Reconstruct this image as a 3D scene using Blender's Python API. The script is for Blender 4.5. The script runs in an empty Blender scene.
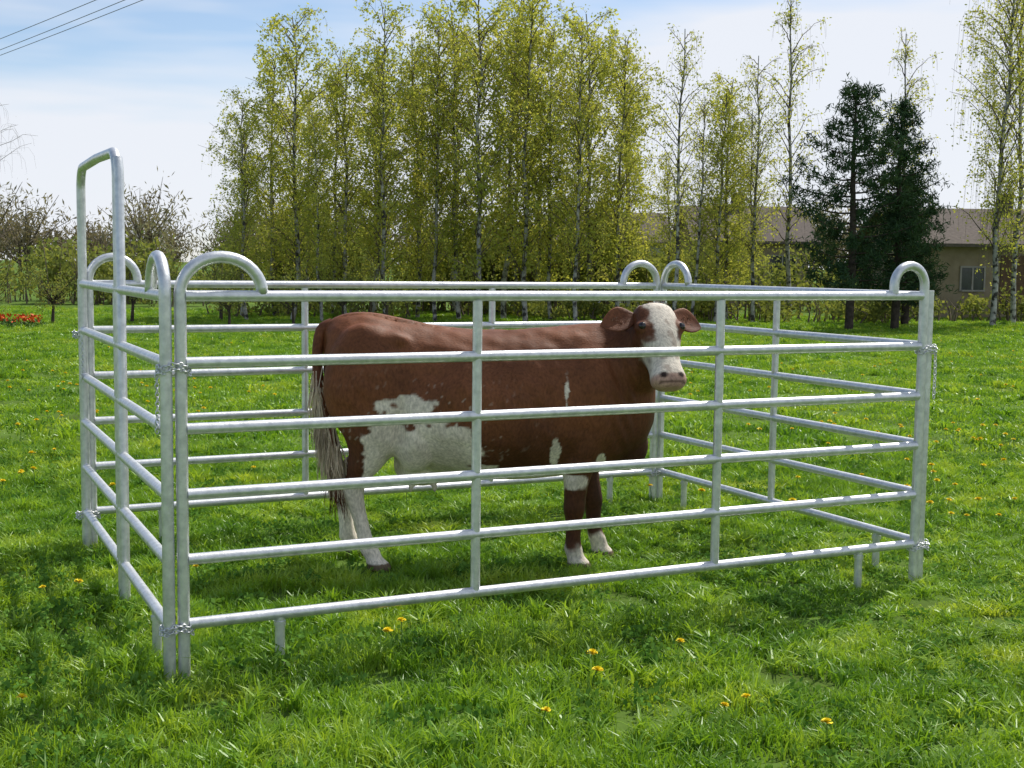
import bpy, math, random
import numpy as np
from mathutils import Vector
rng=np.random.default_rng(7); random.seed(7)
sc=bpy.context.scene
sc.view_settings.view_transform='Standard'; sc.view_settings.look='None'; sc.view_settings.exposure=0
R=math.radians

# ---------------------------------------------------------------- helpers
def link(o,parent=None):
    sc.collection.objects.link(o)
    if parent is not None: o.parent=parent
    return o
def empty(name,loc=(0,0,0)):
    e=bpy.data.objects.new(name,None); e.location=loc; e.empty_display_size=.3
    return link(e)
def quadmesh(name,V,Q,mi=None,mats=(),smooth=False):
    V=np.asarray(V,np.float32).reshape(-1,3); Q=np.asarray(Q,np.int32).reshape(-1,4)
    me=bpy.data.meshes.new(name); n=len(Q)
    me.vertices.add(len(V)); me.vertices.foreach_set('co',V.ravel())
    me.loops.add(n*4); me.loops.foreach_set('vertex_index',Q.ravel())
    me.polygons.add(n)
    me.polygons.foreach_set('loop_start',np.arange(0,n*4,4,dtype=np.int32))
    me.polygons.foreach_set('loop_total',np.full(n,4,np.int32))
    if mi is not None: me.polygons.foreach_set('material_index',np.asarray(mi,np.int32))
    if smooth is not False:
        s=np.full(n,True) if smooth is True else np.asarray(smooth,bool)
        me.polygons.foreach_set('use_smooth',s)
    me.update(calc_edges=True)
    for m in mats: me.materials.append(m)
    return me
class QB:
    def __init__(s): s.V=[];s.Q=[];s.M=[];s.S=[];s.n=0
    def add(s,V,Q,m=0,sm=False):
        V=np.asarray(V,float).reshape(-1,3);Q=np.asarray(Q,int).reshape(-1,4)
        s.V.append(V);s.Q.append(Q+s.n);s.M.append(np.full(len(Q),m));s.S.append(np.full(len(Q),sm));s.n+=len(V)
    def tube(s,pts,rad,seg=8,m=0,caps=True,closed=False):
        P=np.asarray(pts,float); n=len(P); rad=np.broadcast_to(np.asarray(rad,float),(n,))
        if closed: T=np.roll(P,-1,0)-np.roll(P,1,0)
        else: T=np.gradient(P,axis=0)
        T/= (np.linalg.norm(T,axis=1,keepdims=True)+1e-9)
        ref=np.array([0.,0,1]) if abs(T[0][2])<.9 else np.array([0.,1,0])
        a=np.cross(T[0],ref); a/=np.linalg.norm(a)
        rings=[]
        ang=np.arange(seg)*2*math.pi/seg
        for i in range(n):
            a=a-T[i]*np.dot(a,T[i]); a/=np.linalg.norm(a)+1e-9
            b=np.cross(T[i],a)
            rings.append(P[i]+rad[i]*(np.cos(ang)[:,None]*a+np.sin(ang)[:,None]*b))
        V=np.concatenate(rings); Q=[]
        for i in range(n if closed else n-1):
            j=(i+1)%n
            for k in range(seg):
                k2=(k+1)%seg
                Q.append((i*seg+k,i*seg+k2,j*seg+k2,j*seg+k))
        s.add(V,Q,m,True)
        if caps and not closed and seg%2==0:
            for base in (0,(n-1)*seg):
                W=V[base:base+seg]; q=[(0,k,k+1,k+2) for k in range(1,seg-2,2)]
                s.add(W,q,m,False)
    def box(s,lo,hi,m=0):
        x0,y0,z0=lo;x1,y1,z1=hi
        V=[(x0,y0,z0),(x1,y0,z0),(x1,y1,z0),(x0,y1,z0),(x0,y0,z1),(x1,y0,z1),(x1,y1,z1),(x0,y1,z1)]
        s.add(V,[(0,3,2,1),(4,5,6,7),(0,1,5,4),(1,2,6,5),(2,3,7,6),(3,0,4,7)],m)
    def leaves(s,C,size,m=0,up=0.0,aspect=.6,bias=None):
        C=np.asarray(C,float); n=len(C)
        u=rng.normal(size=(n,3)); u[:,2]+=up
        u/=np.linalg.norm(u,axis=1,keepdims=True)
        w=rng.normal(size=(n,3)); v=np.cross(u,w); v/=np.linalg.norm(v,axis=1,keepdims=True)+1e-9
        sz=(size*rng.uniform(.6,1.35,n))[:,None]
        V=np.stack([C-u*sz,C+v*sz*aspect,C+u*sz,C-v*sz*aspect],1).reshape(-1,3)
        s.add(V,np.arange(n*4).reshape(-1,4),m,False)
    def mesh(s,name,mats):
        return quadmesh(name,np.concatenate(s.V),np.concatenate(s.Q),np.concatenate(s.M),mats,np.concatenate(s.S))
    def obj(s,name,mats,parent=None,loc=(0,0,0),rotz=0):
        o=bpy.data.objects.new(name,s.mesh(name,mats)); o.location=loc; o.rotation_euler[2]=rotz
        return link(o,parent)

def newmat(name):
    m=bpy.data.materials.new(name); m.use_nodes=True; nt=m.node_tree; nt.nodes.clear()
    out=nt.nodes.new('ShaderNodeOutputMaterial'); return m,nt,out
def N(nt,t,**k):
    n=nt.nodes.new(t)
    for a,b in k.items(): setattr(n,a,b)
    return n
def noise(nt,scale,detail=4,coord='OBJECT',rough=.55,vec=None):
    n=N(nt,'ShaderNodeTexNoise'); n.inputs['Scale'].default_value=scale; n.inputs['Detail'].default_value=detail; n.inputs['Roughness'].default_value=rough
    if vec is None:
        if coord=='POS': g=N(nt,'ShaderNodeNewGeometry'); vec=g.outputs['Position']
        else: g=N(nt,'ShaderNodeTexCoord'); vec=g.outputs['Object']
    nt.links.new(vec,n.inputs['Vector']); return n.outputs['Fac']
def ramp(nt,fac,stops):
    r=N(nt,'ShaderNodeValToRGB'); e=r.color_ramp.elements
    while len(e)<len(stops): e.new(.5)
    for i,(p,c) in enumerate(stops):
        e[i].position=p; e[i].color=(*c,1) if len(c)==3 else c
    nt.links.new(fac,r.inputs[0]); return r.outputs[0]
def simple(name,stops,scale=5,rough=.8,metal=0,bump=.0,bscale=40,coord='OBJECT',detail=3,spec=.3):
    m,nt,out=newmat(name); b=N(nt,'ShaderNodeBsdfPrincipled')
    b.inputs['Roughness'].default_value=rough; b.inputs['Metallic'].default_value=metal
    b.inputs['Specular IOR Level'].default_value=spec
    nt.links.new(ramp(nt,noise(nt,scale,detail,coord),stops),b.inputs['Base Color'])
    if bump:
        bn=N(nt,'ShaderNodeBump'); bn.inputs['Strength'].default_value=bump; bn.inputs['Distance'].default_value=.01
        nt.links.new(noise(nt,bscale,3,coord),bn.inputs['Height']); nt.links.new(bn.outputs[0],b.inputs['Normal'])
    nt.links.new(b.outputs[0],out.inputs[0]); return m
def leafmat(name,stops,scale=1.2,trans=.5,coord='POS',tcol=1.4,gloss=.0,detail=3,patch=None):
    m,nt,out=newmat(name)
    col=ramp(nt,noise(nt,scale,detail,coord,.75),stops)
    if patch:
        pm=N(nt,'ShaderNodeMix',data_type='RGBA',blend_type='MULTIPLY'); pm.inputs[0].default_value=1
        nt.links.new(col,pm.inputs[6]); nt.links.new(ramp(nt,noise(nt,patch[0],2,coord,.6),patch[1]),pm.inputs[7]); col=pm.outputs[2]
    d=N(nt,'ShaderNodeBsdfDiffuse'); t=N(nt,'ShaderNodeBsdfTranslucent'); mx=N(nt,'ShaderNodeMixShader')
    mul=N(nt,'ShaderNodeMix',data_type='RGBA',blend_type='MULTIPLY'); mul.inputs[0].default_value=1
    nt.links.new(col,mul.inputs[6]); mul.inputs[7].default_value=(tcol*1.1,tcol,tcol*.55,1)
    nt.links.new(col,d.inputs[0]); nt.links.new(mul.outputs[2],t.inputs[0])
    mx.inputs[0].default_value=trans; nt.links.new(d.outputs[0],mx.inputs[1]); nt.links.new(t.outputs[0],mx.inputs[2])
    last=mx.outputs[0]
    if gloss:
        g=N(nt,'ShaderNodeBsdfGlossy'); g.inputs['Roughness'].default_value=.42; g.inputs[0].default_value=(.8,.85,.8,1)
        m2=N(nt,'ShaderNodeMixShader'); m2.inputs[0].default_value=gloss
        nt.links.new(last,m2.inputs[1]); nt.links.new(g.outputs[0],m2.inputs[2]); last=m2.outputs[0]
    nt.links.new(last,out.inputs[0]); return m

# ---------------------------------------------------------------- camera
cam=bpy.data.cameras.new('camera'); co=bpy.data.objects.new('camera',cam); link(co)
cam.sensor_width=36; cam.lens=1295/1024*36; cam.clip_end=3000
co.location=(0,0,1.777)
from mathutils import Matrix
co.rotation_mode='QUATERNION'
co.rotation_quaternion=(Matrix.Rotation(math.pi/2-.0921,3,'X')@Matrix.Rotation(.0116,3,'Z')).to_quaternion()
sc.camera=co

# ---------------------------------------------------------------- light
EL=R(53); AZ=R(40)      # sun ahead of the camera, to the right
S=Vector((math.sin(AZ)*math.cos(EL),math.cos(AZ)*math.cos(EL),math.sin(EL)))
sl=bpy.data.lights.new('sun','SUN'); sl.energy=5.0; sl.angle=R(.5); sl.color=(1,.95,.86)
so=bpy.data.objects.new('sun',sl); so.rotation_euler=S.to_track_quat('Z','Y').to_euler(); so.location=(5,10,20); link(so)
w=bpy.data.worlds.new('World'); sc.world=w; w.use_nodes=True; nt=w.node_tree; nt.nodes.clear()
wo=N(nt,'ShaderNodeOutputWorld')
sky=N(nt,'ShaderNodeTexSky',sky_type='NISHITA'); sky.sun_disc=False; sky.sun_elevation=EL; sky.sun_rotation=AZ
sky.air_density=.9; sky.dust_density=.3; sky.ozone_density=2.2
bg=N(nt,'ShaderNodeBackground'); bg.inputs[1].default_value=.13; nt.links.new(sky.outputs[0],bg.inputs[0])
bc=N(nt,'ShaderNodeBackground'); bc.inputs[0].default_value=(.90,.93,1,1); bc.inputs[1].default_value=.95
tc=N(nt,'ShaderNodeTexCoord'); mp=N(nt,'ShaderNodeMapping'); mp.inputs['Scale'].default_value=(1.4,1.4,9); mp.inputs['Location'].default_value=(.35,0,.2)
nt.links.new(tc.outputs['Generated'],mp.inputs[0])
cl=noise(nt,1.5,4,vec=mp.outputs[0],rough=.55)
sep=N(nt,'ShaderNodeSeparateXYZ'); nt.links.new(tc.outputs['Generated'],sep.inputs[0])
mr=N(nt,'ShaderNodeMapRange'); mr.inputs[1].default_value=.08; mr.inputs[2].default_value=.20; mr.inputs[3].default_value=.26; mr.inputs[4].default_value=-.06
nt.links.new(sep.outputs[2],mr.inputs[0])
mr2=N(nt,'ShaderNodeMapRange'); mr2.inputs[1].default_value=-.25; mr2.inputs[2].default_value=.25; mr2.inputs[3].default_value=-.08; mr2.inputs[4].default_value=.11
nt.links.new(sep.outputs[0],mr2.inputs[0])
ad0=N(nt,'ShaderNodeMath',operation='ADD'); nt.links.new(mr.outputs[0],ad0.inputs[0]); nt.links.new(mr2.outputs[0],ad0.inputs[1])
ad=N(nt,'ShaderNodeMath',operation='ADD'); nt.links.new(cl,ad.inputs[0]); nt.links.new(ad0.outputs[0],ad.inputs[1])
fac=ramp(nt,ad.outputs[0],[(.44,(.10,.10,.10)),(.66,(.95,.95,.95))])
mx=N(nt,'ShaderNodeMixShader'); nt.links.new(fac,mx.inputs[0]); nt.links.new(bg.outputs[0],mx.inputs[1]); nt.links.new(bc.outputs[0],mx.inputs[2])
nt.links.new(mx.outputs[0],wo.inputs[0])

# ---------------------------------------------------------------- materials
M_ground=simple('meadow_soil',[(.3,(.06,.09,.018)),(.55,(.10,.17,.03)),(.75,(.15,.23,.045))],scale=1.3,rough=1,bump=.6,bscale=25,coord='POS',detail=4,spec=.05)
PT=(.55,[(.32,(.70,.82,.65)),(.5,(1,1,1)),(.68,(1.32,1.12,1.05))])
M_grass=leafmat('grass_blade',[(.30,(.11,.23,.015)),(.5,(.20,.36,.028)),(.70,(.33,.47,.055))],scale=2.2,trans=.40,tcol=1.45,gloss=.04,detail=2,patch=PT)
M_clover=leafmat('broadleaf_weed',[(.3,(.07,.18,.03)),(.7,(.17,.31,.06))],scale=3,trans=.25,gloss=.0,detail=2)
M_birch=leafmat('birch_leaf',[(.3,(.30,.35,.07)),(.5,(.42,.46,.105)),(.7,(.53,.54,.16))],scale=.9,trans=.48,tcol=1.25,detail=2)
M_bush=leafmat('bush_leaf',[(.3,(.13,.15,.05)),(.5,(.21,.25,.07)),(.7,(.29,.32,.095))],scale=.6,trans=.35,detail=2)
M_far=leafmat('far_twig',[(.3,(.20,.17,.12)),(.5,(.26,.24,.16)),(.7,(.32,.33,.19))],scale=.15,trans=.3,tcol=1.0,detail=2)
M_pine=leafmat('pine_needle',[(.3,(.028,.055,.030)),(.6,(.055,.10,.045)),(.75,(.10,.15,.065))],scale=2,trans=.15,tcol=1,detail=2)
M_bbark=simple('birch_bark',[(.42,(.05,.045,.04)),(.50,(.32,.31,.28)),(.72,(.55,.53,.49))],scale=6,rough=.8,coord='POS')
M_bark=simple('bark',[(.3,(.035,.028,.022)),(.7,(.09,.07,.055))],scale=8,rough=.95,coord='POS')
M_twig=simple('twig',[(.3,(.10,.08,.06)),(.7,(.20,.16,.12))],scale=6,rough=.95,coord='POS')
M_steel=simple('galvanised_steel',[(.3,(.56,.58,.59)),(.5,(.69,.70,.71)),(.7,(.80,.81,.81))],scale=26,rough=.40,metal=.66,bump=.12,bscale=70,detail=4,spec=.5)

# ---------------------------------------------------------------- ground
g=QB(); nx=60
xs=np.sign(np.linspace(-1,1,nx))*np.abs(np.linspace(-1,1,nx))**2.5*1500
X,Y=np.meshgrid(xs,xs+20); Z=np.zeros_like(X)
V=np.stack([X,Y,Z],-1).reshape(-1,3)
Q=[(j*nx+i,j*nx+i+1,(j+1)*nx+i+1,(j+1)*nx+i) for j in range(nx-1) for i in range(nx-1)]
g.add(V,Q); g.obj('ground',[M_ground])

# ---------------------------------------------------------------- grass (instanced square sods)
def vnoise(P,f,seed=0):
    r=np.random.default_rng(seed); s=np.zeros(len(P))
    for i in range(10):
        a=r.uniform(0,6.283); k=np.array([math.cos(a),math.sin(a)])*f*r.uniform(.6,1.7); s+=np.sin(P[:,0]*k[0]+P[:,1]*k[1]+r.uniform(0,6.28))
    return s/3.0
def blades(b,P,h,wd,lean,mat=0):
    n=len(P); la=rng.uniform(0,6.283,n); L=np.stack([np.cos(la),np.sin(la),np.zeros(n)],1); a2=la+rng.uniform(0,3.14,n)
    sd=np.stack([np.cos(a2),np.sin(a2),np.zeros(n)],1)
    rows=[]
    for t,ww in ((0,1),(.42,.95),(.76,.65),(1,.08)):
        c=P+np.outer(h*(t-.28*1*t*t),[0,0,1])-np.outer(h*(lean-.5)*.3*t*t,[0,0,1])+L*(h*lean*t*t)[:,None]
        rows+= [c-sd*(wd*ww)[:,None],c+sd*(wd*ww)[:,None]]
    V=np.stack(rows,1).reshape(-1,3); base=np.arange(n)[:,None]*8
    Q=np.concatenate([base+np.array(q) for q in ((0,1,3,2),(2,3,5,4),(4,5,7,6))])
    b.add(V,Q,mat)
def sod(colx,k,size,n,hm,wm,weeds):
    b=QB(); sp=.07*size
    P=np.c_[rng.uniform(-size/2-sp,size/2+sp,(n,2)),np.full(n,-.004)]
    nz=vnoise(P,9/size*.7,k*7+1)+.7*vnoise(P,26/size*.7,k*7+2)
    keep=rng.uniform(0,1,n)<np.clip(.72+.34*nz,.15,1); P=P[keep]; nz=nz[keep]; n=len(P)
    h=hm*np.clip(.85+.38*nz,.3,2.0)*rng.uniform(.5,1.25,n)
    blades(b,P,h,wm*rng.uniform(.6,1.2,n),rng.uniform(.1,1.0,n))
    for c in range(6):     # coarse clumps
        cc=rng.uniform(-size/2,size/2,2); m_=int(n*.012); q=np.c_[cc+rng.normal(0,size*.03,(m_,2)),np.zeros(m_)]
        blades(b,q,hm*rng.uniform(1.2,2.1,m_),wm*rng.uniform(1,1.7,m_),rng.uniform(.3,1.1,m_))
    for c in range(weeds):
        cc=rng.uniform(-size/2,size/2,2); m_=45; C=np.c_[cc+rng.normal(0,size*.06,(m_,2)),rng.uniform(.015,.06,m_)]
        b.leaves(C,.012*hm/.065,1,0,.75)
    me=b.mesh('sod_mesh_%d'%k,[M_grass,M_clover]); o=bpy.data.objects.new('sod_%d'%k,me); colx.objects.link(o)
CN=bpy.data.collections.new('near_sods'); CFar=bpy.data.collections.new('far_sods')
for k in range(8): sod(CN,k,.7,3700,.070,.0036,[3,12,2,16,5,9,1,7][k])
for k in range(4): sod(CFar,20+k,2.2,4600,.085,.009,[4,10,3,7][k])
def tilegrid(y0,y1,size,wk=.62,wc=1.3):
    out=[]; y=y0
    while y<y1:
        wdt=wk*y+wc; nxx=int(math.ceil(wdt/size))
        for i in range(-nxx,nxx+1): out.append((i*size+random.uniform(-.06,.06)*size,y+random.uniform(-.06,.06)*size,0))
        y+=size
    return np.array(out)
def grassobj(name,P,coll):
    n=len(P); me=bpy.data.meshes.new(name); me.vertices.add(n); me.vertices.foreach_set('co',P.astype(np.float32).ravel())
    a=me.attributes.new('rot','FLOAT_VECTOR','POINT'); rv=np.zeros((n,3),np.float32); rv[:,2]=rng.integers(0,4,n)*math.pi/2+rng.uniform(-.05,.05,n); a.data.foreach_set('vector',rv.ravel())
    a=me.attributes.new('scl','FLOAT_VECTOR','POINT'); sv=np.ones((n,3),np.float32); sv[:,2]=np.clip(1+.16*vnoise(P,1.2,3),.75,1.3); sv[:,0]=rng.choice([-1,1],n); a.data.foreach_set('vector',sv.ravel())
    go=bpy.data.objects.new(name,me); link(go)
    ng=bpy.data.node_groups.new(name+'_scatter','GeometryNodeTree')
    ng.interface.new_socket('Geometry',in_out='INPUT',socket_type='NodeSocketGeometry'); ng.interface.new_socket('Geometry',in_out='OUTPUT',socket_type='NodeSocketGeometry')
    gi=ng.nodes.new('NodeGroupInput'); gout=ng.nodes.new('NodeGroupOutput'); ip=ng.nodes.new('GeometryNodeInstanceOnPoints')
    ci=ng.nodes.new('GeometryNodeCollectionInfo'); ci.inputs['Collection'].default_value=coll; ci.inputs['Separate Children'].default_value=True; ci.inputs['Reset Children'].default_value=True
    ar=ng.nodes.new('GeometryNodeInputNamedAttribute'); ar.data_type='FLOAT_VECTOR'; ar.inputs['Name'].default_value='rot'
    as_=ng.nodes.new('GeometryNodeInputNamedAttribute'); as_.data_type='FLOAT_VECTOR'; as_.inputs['Name'].default_value='scl'
    ip.inputs['Pick Instance'].default_value=True
    ng.links.new(gi.outputs[0],ip.inputs['Points']); ng.links.new(ci.outputs[0],ip.inputs['Instance'])
    ng.links.new(ar.outputs['Attribute'],ip.inputs['Rotation']); ng.links.new(as_.outputs['Attribute'],ip.inputs['Scale'])
    ng.links.new(ip.outputs[0],gout.inputs[0])
    md=go.modifiers.new('scatter','NODES'); md.node_group=ng
grassobj('grass',tilegrid(3.4,12.2,.7),CN)
grassobj('distant_grass',tilegrid(12.9,48,2.2),CFar)

# dandelions
M_dand=simple('dandelion_petal',[(.3,(.80,.58,.01)),(.7,(.88,.74,.02))],scale=40,rough=.7)
M_stem=simple('stem_green',[(.3,(.06,.14,.03)),(.7,(.10,.2,.04))],scale=9,rough=.6)
d=QB()
pos=[(-1.87,4.85),(.84,4.83),(.92,4.87),(.13,4.74),(1.18,4.65),(-.54,5.86),(-.50,5.9),(.76,5.71),(.345,5.42),(-1.69,6.9),(-2.39,6.55),(-2.27,6.7),(.35,5.25)]
for i in range(44): pos.append((random.uniform(2.7,5.4),random.uniform(8.5,14)))
for i in range(80): pos.append((random.uniform(-7.5,-3.2),random.uniform(9,19)))
for i in range(170):
    yy=random.uniform(9,30); pos.append((random.uniform(-.5,.5)*yy,yy))
for (x,y) in pos:
    h=random.uniform(.085,.13) if y<9 else random.uniform(.12,.18); t=np.array([x+random.uniform(-.02,.02),y-.015,h])
    d.tube([(x,y,0),(x,y,h*.6),t],.0022,4,1)
    r=random.uniform(.018,.026)*(1 if y<9 else 1.2)
    n=34; th=rng.uniform(0,6.28,n); el=rng.uniform(0,1.3,n)
    tip=np.stack([np.cos(th)*np.cos(el),np.sin(th)*np.cos(el),np.sin(el)*.7],1)*r
    sd=np.stack([-np.sin(th),np.cos(th),np.zeros(n)],1)*r*.28
    V=np.stack([t+tip*.05-sd*.3,t+tip*.05+sd*.3,t+tip+sd,t+tip-sd],1).reshape(-1,3)
    d.add(V,np.arange(n*4).reshape(-1,4),0)
d.obj('dandelions',[M_dand,M_stem])

# ---------------------------------------------------------------- pen
u=np.array([.8969,.4422,0]); v=np.array([-.4422,.8969,0]); up=np.array([0,0,1.])
FL=np.array([-1.390,5.415,0]); FR=np.array([2.290,7.229,0]); BL=np.array([-2.608,7.884,0]); BR=np.array([1.072,9.699,0])
HT=1.629; SP=.28
pen=empty('cattle_pen')
def panel(name,A,B,arch=(),uprights=(),legs=(),z0=0.0,inner=(),railT=(0,1)):
    b=QB(); D=B-A; L=np.linalg.norm(D); D/=L
    P=lambda s,z: A+D*s+up*z
    for s in (0,L): 
        isarch = (s==0 and arch and arch[0]) or (s==L and arch and arch[1])
        if not isarch: b.tube([P(s,z0-.02),P(s,HT+.03)],.027,14)
    for idx,wd in enumerate(arch):
        if not wd: continue
        s0=0 if idx==0 else L; sg=1 if idx==0 else -1; r=wd/2; top=HT+.165
        pts=[P(s0,z0-.02),P(s0,HT*.5),P(s0,top-min(r,.155)-.02)]
        for k in range(0,19):
            t=math.pi*k/18; pts.append(P(s0+sg*(r-r*math.cos(t)),top-min(r,.155)+min(r,.155)*math.sin(t)))
        pts.append(P(s0+sg*wd,HT+.012))
        b.tube(pts,.026,14)
    for i in range(6):
        z=HT-i*SP
        b.tube([P(railT[0]*L+.02,z),P(railT[1]*L*.5,z),P(railT[1]*L-.02,z)],.0245,14)
    for s in uprights:
        b.tube([P(s*L,HT-.02),P(s*L,HT-5*SP+.0)],.0225,12)
    for s in legs:
        b.tube([P(s,HT-5*SP),P(s,-.02)],.022,12)
        b.tube([P(s,HT-5*SP-.05),P(s,HT-5*SP-.03)],.027,12)
    return b,P,L
def finish(b,name): return b.obj(name,[M_steel],pen)
b,P,L=panel('front',FL,FR,arch=(.35,.22),uprights=(1/3,2/3),legs=(.42,4.1-.40)); finish(b,'front_panel')
b,P,L=panel('back',BL+u*.03,BR,arch=(.29,.29),uprights=(1/3,2/3),legs=(.42,4.1-.40)); finish(b,'back_panel')
b,P,L=panel('side',FR+u*.055+v*.02,BR+u*.062,arch=(0,.33),uprights=(.5,),legs=(.35,2.4)); finish(b,'side_panel')
A=FL-u*.062; B=BL-u*.01
b,P,L=panel('gate',A,B,arch=(.34,0),uprights=(),legs=(.30,))
HF=2.32; s1=L*.46; s2=L-.03; r=.13
pts=[P(s1,-.02),P(s1,1.2),P(s1,HF-r)]
for k in range(1,8): t=math.pi/2*k/8; pts.append(P(s1+r-r*math.cos(t),HF-r+r*math.sin(t)))
pts+= [P(s1+r,HF),P((s1+s2)/2,HF+.01),P(s2-r,HF)]
for k in range(1,8): t=math.pi/2*k/8; pts.append(P(s2-r+r*math.sin(t),HF-r+r*math.cos(t)))
pts+= [P(s2,HF-r),P(s2,1.2),P(s2,-.02)]
b.tube(pts,.026,14)
b.tube([P(s1-.062,.05),P(s1-.062,HF-.10),P(s1-.03,HF-.04)],.024,14)
b.tube([P(s1+.07,HT+.02),P(s1+.07,HT-5*SP-.02)],.022,12)
finish(b,'gate_panel')
b=QB()
def link_(c,ax,side,rl=.013,rw=.008,th=.003):
    pts=[]
    for k in range(10):
        t=k/10*6.283; pts.append(c+ax*rl*math.cos(t)+side*rw*math.sin(t))
    b.tube(pts,th,5,0,closed=True)
def chainpath(pts,step=.019):
    pts=np.asarray(pts,float); seg=np.linalg.norm(np.diff(pts,axis=0),axis=1); cum=np.r_[0,np.cumsum(seg)]
    n=int(cum[-1]/step)
    for i in range(n):
        s=i*step; c=np.array([np.interp(s,cum,pts[:,k]) for k in range(3)]); c2=np.array([np.interp(s+.01,cum,pts[:,k]) for k in range(3)])
        ax=c2-c; ax/=np.linalg.norm(ax)+1e-9; w_=np.cross(ax,[0.3,.2,1]); w_/=np.linalg.norm(w_)+1e-9
        if i%2: w_=np.cross(ax,w_)
        link_(c,ax,w_)
def chainloop(c,ra,rb,z,turns=2.2):
    pts=[]
    for k in range(int(24*turns)): t=k/24*6.283; pts.append(c+u*ra*math.cos(t)+v*rb*math.sin(t)+up*(z+.022*k/24+.008*math.sin(3*t)))
    chainpath(pts)
for c,ra,rb in ((FL-u*.031,.066,.036),(FR+u*.03,.066,.038),(BL-u*.0,.066,.04),(BR+u*.03,.068,.042)):
    for z in (HT-1.17*SP,HT-5.15*SP): chainloop(c,ra,rb,z)
for c in (A+v*.05-u*.03,B-v*.16-u*.03,FR+u*.1):
    chainpath([c+up*(HT-1.15*SP),c+up*(HT-1.6*SP)+u*.004,c+up*(HT-2.1*SP)])
finish(b,'corner_chains')

# ---------------------------------------------------------------- cow
def loft(secs,seg=28,ex=2.0):
    V=[];F=[]
    for (c,a_,b_,ra,rb,rb2) in secs:
        c=np.array(c,float);a_=np.array(a_,float);b_=np.array(b_,float)
        for k in range(seg):
            t=k/seg*2*math.pi; ct,st=math.cos(t),math.sin(t)
            x=math.copysign(abs(ct)**(2/ex),ct); y=math.copysign(abs(st)**(2/ex),st)
            V.append(tuple(c+a_*ra*x+b_*(rb if y>0 else rb2)*y))
    n=len(secs)
    for i in range(n-1):
        for k in range(seg):
            k2=(k+1)%seg; F.append((i*seg+k,i*seg+k2,(i+1)*seg+k2,(i+1)*seg+k))
    F.append(tuple(range(seg))[::-1]); F.append(tuple((n-1)*seg+k for k in range(seg)))
    return V,F
CV=[];CF=[]
def addp(VF):
    V,F=VF; n=len(CV); CV.extend(V); CF.extend([tuple(i+n for i in f) for f in F])
def spline(keys,m=4):
    K=np.array(keys,float); n=len(K); out=[]
    for i in range(n-1):
        p0=K[max(i-1,0)];p1=K[i];p2=K[i+1];p3=K[min(i+2,n-1)]
        for j in range(m):
            t=j/m; out.append(.5*((2*p1)+(-p0+p2)*t+(2*p0-5*p1+4*p2-p3)*t*t+(-p0+3*p1-3*p2+p3)*t**3))
    out.append(K[-1]); return np.array(out)
tr=spline([(0.0,1.40,1.14,.08),(.04,1.46,.98,.17),(.14,1.50,.84,.235),(.28,1.505,.74,.275),(.45,1.475,.63,.30),(.65,1.435,.565,.335),(.9,1.41,.525,.365),(1.12,1.41,.515,.36),(1.35,1.43,.53,.325),(1.55,1.45,.555,.28),(1.70,1.45,.59,.245),(1.82,1.42,.65,.20),(1.92,1.34,.74,.15),(1.975,1.20,.86,.08)],3)
secs=[]
for x,zt,zb,hw in tr:
    zm=zb+(zt-zb)*.46
    secs.append(((x,0,zm),(0,1,0),(0,0,1),hw,zt-zm,zm-zb))
addp(loft(secs,36,2.15))
def ell(c,r):
    secs=[]; 
    for k in range(1,14):
        t=math.pi*k/14; secs.append(((c[0],c[1],c[2]-r[2]*math.cos(t)),(1,0,0),(0,1,0),r[0]*math.sin(t),r[1]*math.sin(t),r[1]*math.sin(t)))
    addp(loft(secs,20))
def limb(keys,m=3):
    K=spline(keys,m); addp(loft([((k[0],k[1],k[2]),(1,0,0),(0,1,0),k[3],k[4],k[4]) for k in K],18))
for s in (-1,1):
    ell((.27,s*.18,1.10),(.26,.135,.36)); ell((.54,s*.2,.80),(.14,.11,.22))
    ell((1.55,s*.17,1.00),(.22,.12,.34)); ell((.36,s*.19,1.34),(.17,.07,.08)); ell((.07,s*.09,1.27),(.07,.06,.09))
def hind(s,dx,xo=0):
    y=s*.19
    limb([(a+xo if z<.6 else a,y_,z,rx,ry) for a,y_,z,rx,ry in [(.24,y,1.10,.22,.11),(.29,y,.92,.23,.12),(.32,y*1.03,.78,.19,.105),(.28,y,.66,.125,.085),(.215,y*.97,.56,.082,.060),(.175+dx*.2,y*.95,.49,.072,.052),(.19+dx*.4,y*.95,.41,.056,.046),(.225+dx*.6,y*.95,.29,.046,.042),(.255+dx*.8,y*.95,.18,.048,.044),(.28+dx,y*.95,.12,.060,.052),(.305+dx,y*.95,.075,.053,.047),(.33+dx,y*.95,.04,.070,.060),(.34+dx,y*.95,0,.078,.064)]])
hind(-1,-.01,.01); hind(1,-.08,-.07)
def fore(s,dx):
    y=s*.165
    limb([(1.53,y,1.0,.16,.10),(1.55+dx*.2,y,.80,.15,.10),(1.53+dx*.3,y,.66,.115,.085),(1.52+dx*.5,y,.54,.082,.068),(1.52+dx*.7,y*.98,.44,.068,.060),(1.52+dx*.8,y*.98,.36,.067,.060),(1.52+dx*.85,y*.98,.30,.053,.048),(1.52+dx*.9,y*.98,.19,.046,.042),(1.525+dx,y*.98,.125,.057,.051),(1.54+dx,y*.98,.08,.054,.048),(1.56+dx,y*.98,.04,.070,.062),(1.565+dx,y*.98,0,.078,.066)])
fore(-1,-.04); fore(1,.14)
ell((1.80,0,.72),(.15,.09,.16)); ell((.58,0,.60),(.17,.13,.13))
for s in(-1,1): 
    for xx in (.52,.66): ell((xx,s*.06,.48),(.018,.018,.045))
def nrm(a): a=np.array(a,float); return a/np.linalg.norm(a)
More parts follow.
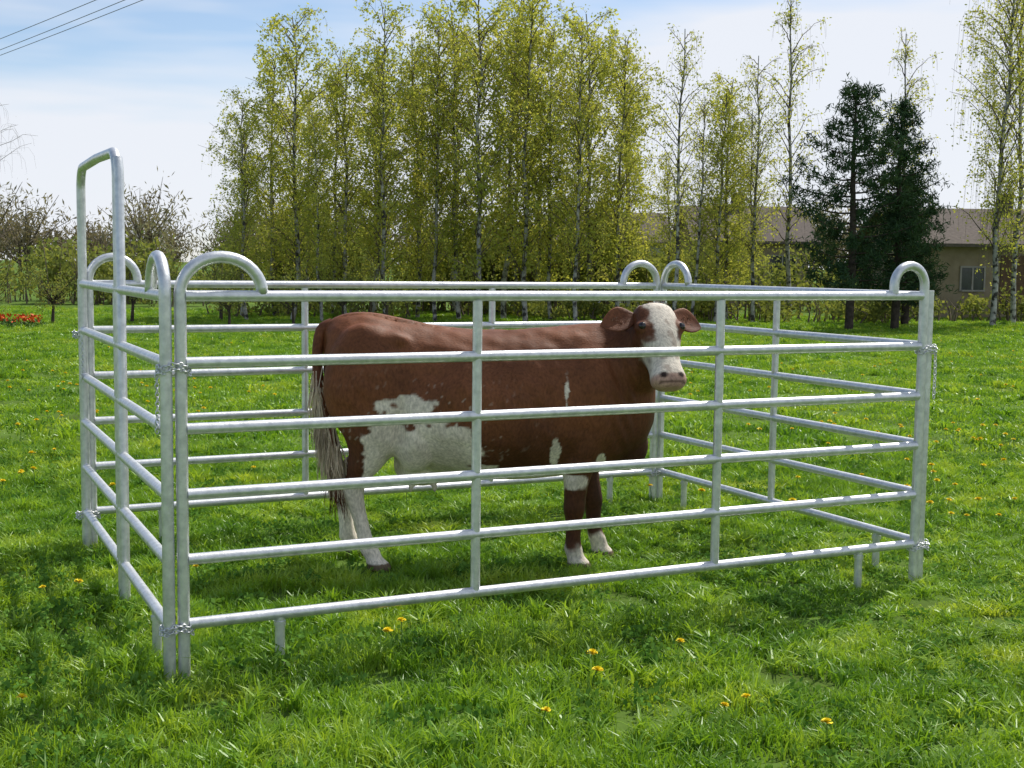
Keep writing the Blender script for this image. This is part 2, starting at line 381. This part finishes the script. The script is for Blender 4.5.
nk=spline([(1.46,0,1.12,.18,.30),(1.62,-.01,1.16,.175,.29),(1.75,-.05,1.22,.17,.265),(1.84,-.09,1.29,.16,.235),(1.90,-.13,1.37,.14,.19)],3)
secs=[]
for i,k in enumerate(nk):
    T=nrm(nk[min(i+1,len(nk)-1)][:3]-nk[max(i-1,0)][:3]); a_=nrm(np.cross(T,(0,0,1))); b_=nrm(np.cross(a_,T))
    secs.append((k[:3],a_,b_,k[3],k[4],k[4]))
addp(loft(secs,24))
hf=nrm((.14,-.50,-.84)); ha=nrm((.95,.31,0)); ha=nrm(ha-hf*np.dot(ha,hf)); hb=nrm(np.cross(ha,hf)); 
if hb[1]>0: hb=-hb
h0=np.array([1.925,-.17,1.56]); HS=1.06
hk=np.array([(0,.075,.05,.07),(.03,.108,.07,.11),(.09,.126,.078,.15),(.16,.134,.080,.165),(.22,.122,.075,.16),(.29,.098,.064,.14),(.35,.087,.056,.115),(.40,.092,.058,.098),(.445,.103,.058,.086),(.48,.096,.050,.074),(.505,.062,.030,.046)])*HS
hk=spline(hk,3)
secs=[(h0+hf*k[0],ha,hb,k[1],k[2],k[3]) for k in hk]
addp(loft(secs,28,2.4))
for s in(-1,1):
    c=h0+hf*.15*HS+ha*s*.112*HS+hb*.035; ell(c,(.045,.045,.038))
cm=bpy.data.meshes.new('cow_raw'); cm.from_pydata([tuple(map(float,p)) for p in CV],[],CF); cm.update()
cr=bpy.data.objects.new('cow_raw',cm); link(cr)
m=cr.modifiers.new('r','REMESH'); m.mode='VOXEL'; m.voxel_size=.011; m.use_smooth_shade=True
m=cr.modifiers.new('s','SMOOTH'); m.factor=.5; m.iterations=12
dg=bpy.context.evaluated_depsgraph_get(); dg.update()
cow_me=bpy.data.meshes.new_from_object(cr.evaluated_get(dg)); cow_me.name='cow'
bpy.data.objects.remove(cr)
nv=len(cow_me.vertices); co_=np.zeros(nv*3,np.float32); cow_me.vertices.foreach_get('co',co_); C=co_.reshape(-1,3).astype(float)
def n3(P,f,seed):
    r=np.random.default_rng(seed); s=np.zeros(len(P))
    for i in range(12):
        k=r.normal(size=3)*f*r.uniform(.5,2.); s+=np.sin(P@k+r.uniform(0,6.28))*.4
    return s/1.5
wob=.55*n3(C,9,3)+.4*n3(C,26,5)+.25*n3(C,60,6)
Nn=np.zeros(nv*3,np.float32); cow_me.vertices.foreach_get('normal',Nn); Nn=Nn.reshape(-1,3)
body=((C[:,2]>.55)&(C[:,0]<1.85)&(np.abs(C[:,1])>.05)).astype(float)
rib=np.sin((C[:,0]+.25*(C[:,2]-1))*2*math.pi/.105)*np.exp(-((C[:,0]-1.0)/.26)**2)*np.exp(-((C[:,2]-.98)/.22)**2)
fold=np.sin((C[:,0]*1.0+C[:,2]*.45)*2*math.pi/.075)*np.exp(-((C[:,0]-1.78)/.10)**2)*np.exp(-((C[:,2]-1.05)/.28)**2)
flank=-np.exp(-((C[:,0]-.62)/.13)**2-((C[:,2]-1.18)/.13)**2)*.04
thigh=-np.exp(-((C[:,0]-.47-.1*(C[:,2]-.9))/.035)**2-((C[:,2]-.85)/.2)**2)*.02
shd=-np.exp(-((C[:,0]-1.30-.15*(C[:,2]-1.))/.05)**2-((C[:,2]-.95)/.22)**2)*.014
disp=body*(.003*rib+.008*fold+flank+thigh+shd+.006*n3(C,7,21)+.0025*n3(C,22,22))
C=C+Nn*disp[:,None]; cow_me.vertices.foreach_set('co',C.astype(np.float32).ravel()); cow_me.update()
brown=np.array([.175,.062,.025]); dark=np.array([.055,.020,.011]); white=np.array([.74,.68,.59]); pink=np.array([.46,.30,.24])
def sm(x,a,b): t=np.clip((x-a)/(b-a),0,1); return t*t*(3-2*t)
x,y,z=C.T
Wm=np.zeros(nv)
def patch(cx,cz,rx,rz,side=-1,amt=.45):
    global Wm
    dd=((x-cx)/rx)**2+((z-cz)/rz)**2+amt*wob
    mk=1-sm(dd,.85,1.1)
    if side: mk*= (y*side>-.02)
    Wm=np.maximum(Wm,mk)
patch(.62,.68,.31,.19,amt=.6); patch(.40,.78,.15,.14,amt=.6); patch(.48,.97,.15,.07,amt=.9); patch(.62,.56,.34,.16,0); patch(.36,.58,.11,.18)
patch(1.22,.53,.34,.06,0); patch(1.36,.68,.03,.09,amt=.9); patch(1.64,.65,.03,.05); patch(1.42,1.10,.016,.13,amt=.9)
patch(.8,.55,.34,.10,0,.6); patch(.9,.9,.3,.2,1)
hl=(x<.75)&(z<.66); Wm=np.maximum(Wm,hl*(1-sm(z+.05*wob,.49,.55))*(y<0)); Wm=np.maximum(Wm,hl*(1-sm(z+.05*wob,.36,.42))*(y>0))
fl=(x>1.2)&(z<.5); Wm=np.maximum(Wm,fl*(1-sm(z+.05*wob,.14,.19)))
col=brown*(1-Wm[:,None])+white*Wm[:,None]
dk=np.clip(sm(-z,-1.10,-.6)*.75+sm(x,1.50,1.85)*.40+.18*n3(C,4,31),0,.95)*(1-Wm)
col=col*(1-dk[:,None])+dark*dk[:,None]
fk=sm(n3(C,70,41),1.05,1.35)*np.exp(-((x-.62)/.38)**2-((z-.85)/.2)**2)*(1-Wm)*(y<0); col=col*(1-fk[:,None])+white*fk[:,None]
rel=(C-h0)/HS; hs=rel@hf; hx=rel@ha; hy=rel@hb
ish=(hs>-.08)&(hs<.56)&(np.abs(hx)<.2)&(hy>-.20)&(hy<.13)&(y<-.14)
fw=(1-sm(np.abs(hx-.012)+.030*wob,.080,.106))*sm(hy,-.05,-.02)*sm(hs,-.03,.02)
fw=np.maximum(fw,sm(hs+.03*wob,.24,.29)*sm(hy,-.11,-.05))*ish
for s in(-1,1):
    de=np.sqrt((hs-.15)**2+(hx-s*.112)**2); fw*=sm(de+.014*wob,.034,.050)
fw*=1-.4*sm(n3(C,45,11),.7,.95)
col=col*(1-fw[:,None])+white*fw[:,None]
mz=sm(hs,.425,.45)*ish; col=col*(1-mz[:,None])+pink*mz[:,None]
for s in(-1,1):
    dn=np.sqrt(((hs-.445)/.017)**2+((hx-s*.052)/.022)**2); q=(1-sm(dn,.7,1.2))*ish*(hy>0); col=col*(1-q[:,None])+np.array([.03,.015,.012])*q[:,None]
q=(1-sm(np.abs(hs-.482-.0*hx),.003,.008))*ish*(np.abs(hx)<.08)*.8; col=col*(1-q[:,None])+np.array([.08,.04,.03])*q[:,None]
q=(z<.045)&(~ish); col[q]=np.array([.16,.12,.08])
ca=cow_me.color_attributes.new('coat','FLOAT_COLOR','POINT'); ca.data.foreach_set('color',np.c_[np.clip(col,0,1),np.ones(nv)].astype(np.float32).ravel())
def coatmat(name,attr=True,stops=None):
    m,nt,out=newmat(name); b=N(nt,'ShaderNodeBsdfPrincipled'); b.inputs['Roughness'].default_value=.58; b.inputs['Specular IOR Level'].default_value=.22
    tcn=N(nt,'ShaderNodeTexCoord'); mpn=N(nt,'ShaderNodeMapping'); mpn.inputs['Scale'].default_value=(22,60,12); nt.links.new(tcn.outputs['Object'],mpn.inputs[0])
    f=noise(nt,3,4,vec=mpn.outputs[0]); f2=noise(nt,3.5,4)
    if attr:
        at=N(nt,'ShaderNodeAttribute'); at.attribute_name='coat'; c=at.outputs['Color']
    else: c=ramp(nt,f2,stops)
    mu=N(nt,'ShaderNodeMix',data_type='RGBA',blend_type='MULTIPLY'); mu.inputs[0].default_value=1; nt.links.new(c,mu.inputs[6])
    nt.links.new(ramp(nt,f,[(.3,(.68,.66,.64)),(.7,(1.22,1.2,1.18))]),mu.inputs[7])
    mu2=N(nt,'ShaderNodeMix',data_type='RGBA',blend_type='MULTIPLY'); mu2.inputs[0].default_value=1; nt.links.new(mu.outputs[2],mu2.inputs[6])
    nt.links.new(ramp(nt,f2,[(.35,(.78,.76,.74)),(.65,(1.2,1.2,1.2))]),mu2.inputs[7])
    nt.links.new(mu2.outputs[2],b.inputs['Base Color'])
    bn=N(nt,'ShaderNodeBump'); bn.inputs['Strength'].default_value=.4; bn.inputs['Distance'].default_value=.006; nt.links.new(f,bn.inputs['Height']); nt.links.new(bn.outputs[0],b.inputs['Normal'])
    nt.links.new(b.outputs[0],out.inputs[0]); return m
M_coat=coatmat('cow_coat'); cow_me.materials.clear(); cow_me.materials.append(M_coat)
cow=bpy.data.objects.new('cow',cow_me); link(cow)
cow.location=(-1.10,7.55,0); cow.rotation_euler[2]=R(3); cow.scale=(.985,.985,.99)
M_bhair=coatmat('brown_hair',False,[(.3,(.09,.030,.013)),(.7,(.17,.06,.025))])
M_chair=coatmat('cream_hair',False,[(.3,(.50,.41,.30)),(.7,(.70,.60,.46))])
M_eye=simple('eye',[(.3,(.008,.005,.004)),(.7,(.015,.01,.008))],rough=.08,spec=.6)
M_earin=simple('ear_inner',[(.3,(.20,.10,.06)),(.7,(.32,.18,.12))],scale=20,rough=.8)
for s in(-1,1):
    base=h0+hf*.065+ha*s*.108-hb*.035
    dirv=nrm(ha*s*1.0+hf*.05-hb*.12); wv=nrm(np.cross(dirv,hb)); tv=nrm(np.cross(wv,dirv))
    b=QB(); sg=14; V=[]
    ks=spline(np.array([(0,.024,.016),(.04,.050,.018),(.09,.070,.014),(.135,.058,.010),(.175,.026,.006),(.190,.005,.003)])*1.16,2)
    for kk in ks:
        c=base+dirv*kk[0]+hf*.5*kk[0]**2
        for j in range(sg):
            t=j/sg*6.283
            V.append(c+wv*kk[1]*math.cos(t)+tv*(kk[2]*math.sin(t))+ hb*(.35*kk[1]*math.cos(t)**2))
    Q=[(i*sg+j,i*sg+(j+1)%sg,(i+1)*sg+(j+1)%sg,(i+1)*sg+j) for i in range(len(ks)-1) for j in range(sg)]
    b.add(V,Q,0,True)
    Cc=[base+dirv*random.uniform(.03,.15)+wv*random.uniform(-.035,.03)+hb*.016 for _ in range(70)]
    b.leaves(Cc,.012,1,0,.25)
    b.obj('ear',[M_bhair,M_earin],cow)
def sph(name,c,r,mat,sc_=(1,1,1)):
    b=QB(); V=[];n=10;sg=14
    for i in range(n+1):
        t=math.pi*i/n
        for j in range(sg):
            p=j/sg*6.283; V.append((c[0]+r*sc_[0]*math.sin(t)*math.cos(p),c[1]+r*sc_[1]*math.sin(t)*math.sin(p),c[2]+r*sc_[2]*math.cos(t)))
    b.add(V,[(i*sg+j,(i+1)*sg+j,(i+1)*sg+(j+1)%sg,i*sg+(j+1)%sg) for i in range(n) for j in range(sg)],0,True)
    return b.obj(name,[mat],cow)
for s in(-1,1):
    sph('eye',h0+hf*.155*HS+ha*s*.118*HS+hb*.058,.024,M_eye)
b=QB()
tp=spline([(.05,0,1.43),(-.015,-.02,1.39),(-.035,-.05,1.22),(-.01,-.09,1.0),(.04,-.13,.85),(.07,-.15,.72)],4)
b.tube(tp,np.linspace(.040,.022,len(tp)),12,0)
for i in range(900):
    st=tp[random.randint(int(len(tp)*.45),len(tp)-1)]+rng.normal(0,.016,3)
    L_=random.uniform(.20,.44); e=st+np.array([random.uniform(-.04,.07)+.01,random.uniform(-.06,.03),-L_]); e[2]=max(e[2],.28)
    mid=(st+e)/2+np.array([random.uniform(-.03,.03),random.uniform(-.03,.03),0])
    wv=nrm(rng.normal(size=3)*[1,1,0])*.0035
    b.add([st-wv,st+wv,mid+wv,mid-wv],[(0,1,2,3)],1); b.add([mid-wv,mid+wv,e+wv*.3,e-wv*.3],[(0,1,2,3)],1 if e[2]>.40 else 0)
b.obj('tail',[M_bhair,M_chair],cow)
b=QB(); Cc=[h0+hf*random.uniform(-.03,.06)+ha*random.uniform(-.07,.07)+hb*random.uniform(-.0,.06) for _ in range(200)]
b.leaves(Cc,.018,0,1.0,.15); b.obj('poll_tuft',[M_bhair],cow)

# ---------------------------------------------------------------- trees
def birch(name,H,seed,nleaf,dens=1.0,crown=1.25,base=.22,thin=False,leaf=.075,droop=.75):
    global rng
    rs=np.random.default_rng(seed); b=QB()
    n=9; hz=np.linspace(0,H,n); wx=np.cumsum(rs.normal(0,.06,n))*H/10; wy=np.cumsum(rs.normal(0,.06,n))*H/10; wx-=wx[0]; wy-=wy[0]
    TP=np.stack([wx,wy,hz],1); b.tube(TP,np.linspace(.078,.010,n)*H/10+.005,7,0,caps=False)
    L=[]
    nb=int(50*dens)
    for i in range(nb):
        f=base+(.97-base)*((i+rs.uniform(0,1))/nb); z0=f*H
        p=np.array([np.interp(z0,hz,wx),np.interp(z0,hz,wy),z0]); az=rs.uniform(0,6.283)
        prof=math.sin(min(1,(f-base)/(1-base)*1.0+.14)*math.pi*.93)**.6
        ln=crown*H/10*(.35+.9*prof)*rs.uniform(.6,1.3)
        d=np.array([math.cos(az),math.sin(az),0]); el=rs.uniform(.8,1.25)
        pts=[p]; m_=6
        for k in range(m_):
            e=el-1.2*(k/m_)**1.8*rs.uniform(.5,1.1)
            pts.append(pts[-1]+(d*math.cos(e)+np.array([0,0,math.sin(e)]))*ln/m_*1.25+rs.normal(0,.03,3))
        pts=np.array(pts); b.tube(pts,np.linspace(.020,.004,len(pts))*H/10+.001,3,1,caps=False)
        for j in range(int(4+4*prof)):
            t=rs.uniform(.25,1); idx=t*m_; q=np.array([np.interp(idx,range(m_+1),pts[:,c]) for c in range(3)])
            a2=rs.uniform(0,6.283); o=np.array([math.cos(a2),math.sin(a2),0]); tl=rs.uniform(.35,.9)*crown
            tw=np.array([q,q+o*tl*.3+np.array([0,0,.05]),q+o*tl*.45-np.array([0,0,.25*tl]),q+o*tl*.5-np.array([0,0,droop*tl])])
            b.tube(tw,[.004,.003,.003,.002],3,1,caps=False)
            kk=rs.uniform(0,3,10 if not thin else 4)
            for t2 in kk:
                L.append([np.interp(t2,range(4),tw[:,c]) for c in range(3)])
    L=np.array(L); rep=max(1,int(round(nleaf/len(L)))); L=np.repeat(L,rep,0)+rs.normal(0,.085,(len(L)*rep,3))
    rng=rs; b.leaves(L,leaf,2,-.3,.55)
    return b.mesh(name,[M_bbark,M_twig,M_birch])
BV=[birch('birch_mesh_%d'%i,10,100+i,7500,crown=[1.3,1.1,1.4,1.2,1.35,1.05][i],base=[.12,.08,.16,.07,.10,.2][i],leaf=.054) for i in range(6)]
BT=[birch('birch_thin_%d'%i,10,300+i,1900,dens=.8,crown=1.0,base=.22,thin=True,leaf=.045) for i in range(2)]
BW=birch('birch_weeping',10,410,8000,dens=1.1,crown=1.35,base=.16,thin=False,leaf=.040,droop=1.3)
rt=random.Random(5)
def place(name,me,x,y,h,s=1.0):
    o=bpy.data.objects.new(name,me); o.location=(x,y,-.05); k=h/10; o.scale=(k*s,k*s,k); o.rotation_euler[2]=rt.uniform(0,6.28); return link(o)
rows=[(-8.6,41,5.6),(-7.7,42,8.4),(-6.8,40,9.2),(-6.0,43,8.7),(-5.2,40,7.8),(-4.5,42,8.2),(-3.8,39,9.3),(-3.1,42,9.0),(-2.4,40,9.2),(-1.7,41,9.9),(-1.0,39,9.8),(-.3,42,10.6),(.4,40,9.9),(1.2,41,9.3),(1.9,39,8.9),(2.6,42,9.8),(3.2,40,8.7),(3.8,43,8.6),(-7.2,45,7.6),(-4.8,46,8.6),(-2.0,46,9.6),(.8,46,9.8),(2.3,46,9.2),(-5.6,38,6.2),(.0,45,9.5),(-3.4,46,9),(-8.0,39,6.6)]
for i,(x,y,h) in enumerate(rows): place('birch_tree',BV[i%6],x,y,h,rt.uniform(.9,1.2))
for x,y,h,k in [(4.7,38,8.6,0),(5.5,40,7.0,1),(7.6,41,8.4,0),(9.4,44,10.8,1),(8.4,45,7.2,1),(4.2,47,7.5,0)]: place('birch_tree',BT[k],x,y,h)
for x,y,h,k in [(6.4,41,7.2,4),(7.1,43,7.9,1),(5.4,45,5.6,3),(8.0,47,6.0,0)]: place('birch_tree',BV[k],x,y,h,1.2)
place('birch_tree',BW,15.0,40.5,12.0,1.0); place('birch_tree',BW,16.6,43,11.5,1.0); place('birch_tree',BT[1],13.3,44,9.6,1.0)

def pine(name,H,seed,wide):
    global rng
    rs=np.random.default_rng(seed); b=QB()
    b.tube([(0,0,0),(.05,.03,H*.3),(-.04,0,H*.7),(0,0,H)],[.13,.11,.06,.012],8,0,caps=False)
    L=[]
    nb=62
    for i in range(nb):
        f=.14+.85*(i/nb); z0=f*H; az=i*2.4+rs.uniform(-.5,.5)
        prof=(1.03-f)**.62*(1 if f>.28 else .75)
        ln=wide*.9*prof*rs.uniform(.45,1.3)
        d=np.array([math.cos(az),math.sin(az),0]); pts=[np.array([0,0,z0])]
        for k in range(5): pts.append(pts[-1]+(d+np.array([0,0,-.02+.16*k*(.4+f)]))*ln/5)
        pts=np.array(pts); b.tube(pts,np.linspace(.03,.006,6),4,0,caps=False)
        for j in range(int(5+7*ln)):
            t=5*rs.uniform(.15,1)**.6; q=np.array([np.interp(t,range(6),pts[:,c]) for c in range(3)])
            q2=q+rs.normal(0,.14,3)*[1,1,.6]
            L.append(q2[None]+rs.normal(0,.075,(18,3)))
    for k in range(10): L.append(np.array([0,0,H-.05*k])+rs.normal(0,.06,(12,3)))
    rng=rs; b.leaves(np.concatenate(L),.09,1,.5,.18)
    return b.mesh(name,[M_bark,M_pine])
for x,y,h,wd,sd in [(9.6,37,6.9,2.9,1),(11.2,38,6.6,2.0,2),(12.4,41,4.8,1.6,3)]:
    o=bpy.data.objects.new('pine_tree',pine('pine_%d'%sd,h,sd,wd)); o.location=(x,y,0); link(o)

def mass(name,boxes,mat,leaf,perm3,stem=True,seed=3):
    global rng
    rs=np.random.default_rng(seed); b=QB(); L=[]
    for (x,y,rx,ry,h) in boxes:
        n=int(perm3*rx*ry*h)
        nn=max(3,n//60); cs=rs.normal(0,.42,(nn,3)); cs=cs*[rx,ry,h*.45]+[x,y,h*.52]
        for c in cs:
            if c[2]<.1: c[2]=.2
            L.append(c+rs.normal(0,1,(60,3))*[.3*min(1,rx),.3,.28*min(1,h/2)])
        if stem:
            for k in range(int(rx*5)):
                px=x+rs.uniform(-rx,rx); py=y+rs.uniform(-ry,ry); hh=h*rs.uniform(.5,1.05)
                b.tube([(px,py,0),(px+rs.normal(0,.1),py,hh*.5),(px+rs.normal(0,.25),py,hh)],[.035,.02,.006],4,1,caps=False)
    L=np.concatenate(L); L[:,2]=np.abs(L[:,2]); rng=rs; b.leaves(L,leaf,0,0,.7)
    return b.obj(name,[mat,M_twig])
rb=random.Random(9)
mass('thicket',[(rb.uniform(-9.5,5),rb.uniform(47,50),1.3,.9,rb.uniform(2.6,4.2)) for _ in range(34)],M_bush,.10,200,seed=4)
mass('undergrowth',[(rb.uniform(-9.5,13),rb.uniform(41,45),.9,.5,rb.uniform(.5,1.3)) for _ in range(46)],M_bush,.07,350,seed=6)
mass('yellow_green_bushes',[(rb.uniform(-21,-11),rb.uniform(50,58),1.5,1,rb.uniform(1.8,3.4)) for _ in range(20)],M_bush,.10,100,seed=8)
mass('garden_shrubs',[(rb.uniform(5,16),rb.uniform(52,56),1.3,.8,rb.uniform(2.0,3.4)) for _ in range(16)],M_bush,.09,150,seed=18)
def twigmass(name,items,seed):
    rs=np.random.default_rng(seed); b=QB(); L=[]
    for x,y,h in items:
        b.tube([(x,y,0),(x+rs.normal(0,.1),y,h*.4)],[.16,.10],4,1,caps=False)
        for k in range(26):
            a=rs.uniform(0,6.28); e=rs.uniform(.3,1.5); l=h*rs.uniform(.35,.62); z0=h*rs.uniform(.15,.42)
            d_=np.array([math.cos(a)*math.cos(e),math.sin(a)*math.cos(e),math.sin(e)])
            p=np.array([x,y,z0]); m1=p+d_*l*.5; e1=p+d_*l+rs.normal(0,.2,3); b.tube([p,m1,e1],[.06,.04,.015],3,1,caps=False)
            L.append(p+d_*l*rs.uniform(.3,1.05,(34,1))+rs.normal(0,.40,(34,3)))
    global rng; rng=rs; b.leaves(np.concatenate(L),.22,0,.8,.22); return b.obj(name,[M_far,M_twig])
twigmass('distant_treeline',[(-62+i*1.2+rb.uniform(-.8,.8),rb.uniform(86,104),rb.uniform(4.6,8.0)) for i in range(88)],5)
mass('low_hedge',[(rb.uniform(4.5,20),rb.uniform(44,45),.8,.4,rb.uniform(.7,1.2)) for _ in range(22)],M_bush,.07,400,seed=7)
def orchard(name,seed):
    global rng
    rs=np.random.default_rng(seed); b=QB()
    b.tube([(0,0,0),(.03,0,.5),(.05,.02,.8)],[.06,.045,.04],7,0,caps=False); L=[]
    for i in range(14):
        a=rs.uniform(0,6.28); d=np.array([math.cos(a),math.sin(a),rs.uniform(.6,1.6)]); l=rs.uniform(.5,.9)
        p=np.array([(.05,.02,rs.uniform(.6,.85))]*4)+np.outer([0,.35,.7,1],d*l); b.tube(p,[.022,.015,.01,.005],4,0,caps=False)
        for k in range(6): q=p[rs.integers(1,4)]; e=q+rs.normal(0,.2,3); b.tube([q,e],[.006,.003],3,0,caps=False); L.append(e+rs.normal(0,.08,(14,3)))
    rng=rs; b.leaves(np.concatenate(L),.035,1,0,.6); return b.mesh(name,[M_bark,M_bush])
OM=[orchard('orchard_mesh_%d'%i,50+i) for i in range(3)]
for i in range(9):
    o=bpy.data.objects.new('fruit_tree',OM[i%3]); o.location=(-13.5+i*1.25+rb.uniform(-.3,.3),rb.uniform(33.5,38),0); o.rotation_euler[2]=rb.uniform(0,6); k=rb.uniform(.7,1); o.scale=(k,k,k); link(o)
place('bare_tree',birch('bare_mesh',10,777,10,dens=.9,crown=1.6,base=.25,thin=True,leaf=.01),-19.2,47,7.6,1.3)
M_tulip=simple('tulip_red',[(.3,(.60,.05,.01)),(.7,(.80,.14,.02))],scale=6,rough=.6)
rng=np.random.default_rng(77)
b=QB(); n=1500; Cc=np.stack([rng.uniform(-22,-12.3,n),rng.uniform(33.4,34.2,n),rng.uniform(.15,.33,n)],1); b.leaves(Cc,.05,0,.5,.6)
Cc=np.stack([rng.uniform(-22,-12.3,n),rng.uniform(33.4,34.2,n),rng.uniform(.0,.2,n)],1); b.leaves(Cc,.07,1,1,.25); b.obj('tulip_bed',[M_tulip,M_stem])

# ---------------------------------------------------------------- buildings
M_plaster=simple('beige_plaster',[(.3,(.26,.21,.14)),(.7,(.34,.28,.20))],scale=3,rough=.95,bump=.2)
M_white=simple('white_plaster',[(.3,(.62,.58,.55)),(.7,(.72,.69,.66))],scale=2,rough=.95)
M_roof=simple('brown_roof',[(.3,(.10,.085,.075)),(.7,(.16,.135,.115))],scale=9,rough=.95,bump=.4,bscale=12,spec=.1)
M_glass=simple('window_glass',[(.3,(.02,.025,.03)),(.7,(.04,.05,.06))],rough=.1,spec=.6)
M_frame=simple('window_frame',[(.3,(.30,.28,.26)),(.7,(.38,.36,.33))],rough=.6)
M_door=simple('door_wood',[(.3,(.10,.06,.035)),(.7,(.15,.09,.05))],scale=8,rough=.7)
def house(name,x0,x1,y0,y1,he,hr,wall,wins,doors=()):
    e=empty(name,(x0,y0,0)); W=x1-x0; Dp=y1-y0
    b=QB(); b.box((0,0,0),(W,Dp,he)); b.box((-.04,-.04,0),(W+.04,Dp+.04,.3),0)
    for xx in (0,W): b.add([(xx,0,he),(xx,Dp,he),(xx,Dp/2,hr-.05),(xx,Dp/2,hr-.05)],[(0,1,2,3)])
    b.obj('walls',[wall],e)
    b=QB(); ov=.45
    for s in(0,1):
        ya=-ov if s==0 else Dp+ov; sl=(hr-he)/(Dp/2); za=he-ov*sl+.03
        V=[(-ov,ya,za),(W+ov,ya,za),(W+ov,Dp/2,hr+.03),(-ov,Dp/2,hr+.03)]; V2=[(a,b_,c+.12) for a,b_,c in V]
        b.add(V+V2,[(0,1,2,3),(4,5,6,7),(0,1,5,4),(1,2,6,5),(3,0,4,7)])
    b.box((W*.4,Dp*.42,hr-.2),(W*.4+.5,Dp*.42+.5,hr+.7)); b.obj('roof',[M_roof],e)
    g_=QB(); f_=QB()
    for (wx,wz,ww,wh) in wins:
        g_.box((wx,-.02,wz),(wx+ww,.01,wz+wh))
        for lo,hi in [((wx-.06,-.05,wz-.06),(wx,.01,wz+wh+.06)),((wx+ww,-.05,wz-.06),(wx+ww+.06,.01,wz+wh+.06)),((wx,-.05,wz+wh),(wx+ww,.01,wz+wh+.06)),((wx,-.09,wz-.06),(wx+ww,.01,wz)),((wx+ww/2-.03,-.045,wz),(wx+ww/2+.03,-.021,wz+wh))]: f_.box(lo,hi)
    if wins: g_.obj('window_glass',[M_glass],e); f_.obj('window_frames',[M_frame],e)
    if doors:
        d_=QB()
        for (dx,dw) in doors: d_.box((dx,-.045,.3),(dx+dw,.01,2.3))
        d_.obj('door',[M_door],e)
house('beige_house',14.6,25,47,55,2.7,4.0,M_plaster,[(1.6,1.05,.8,.8),(5.4,1.05,1.3,1.0),(8,1.05,1.3,1.0)],[(3.0,.95)])
house('white_house',2.2,7.2,62,70,2.9,4.3,M_white,[(.8,1.1,1.1,1.2),(2.8,1.1,1.1,1.2)])
house('brown_roof_house',8.6,13.6,60,68,3.0,4.6,M_plaster,[(1,1.1,1.2,1.2),(3.2,1.1,1.2,1.2)])

# ---------------------------------------------------------------- power lines
M_wire=simple('cable',[(.3,(.16,.16,.17)),(.7,(.20,.20,.22))],rough=.6)
e=empty('power_line',(0,0,0)); b=QB()
def cable(p,q,sag):
    t=np.linspace(0,1,40)[:,None]; P_=np.array(p)*(1-t)+np.array(q)*t; P_[:,2]-=sag*4*(t*(1-t))[:,0]; b.tube(P_,.008,5,0,caps=False)
for (x0,y0,x1,y1) in ((-20.9,43.3,11.4,1.7),(-22.4,46.6,9.2,5.5),(-23.6,47.6,8.2,6.4)):
    cable((x0,y0,7.42),(x1,y1,7.42),.25)
b.obj('cables',[M_wire],e)
b=QB(); b.tube([(-22.4,46.4,0),(-22.4,46.4,8)],[.14,.10],10,0); b.tube([(-24,48,7.37),(-20.7,43.0,7.37)],.05,8,0)
b.tube([(9.4,4.6,0),(9.4,4.6,8)],[.14,.10],10,0); b.tube([(7.9,6.8,7.37),(11.6,1.4,7.37)],.05,8,0); b.obj('poles',[M_bark],e)
print('cow verts',nv)
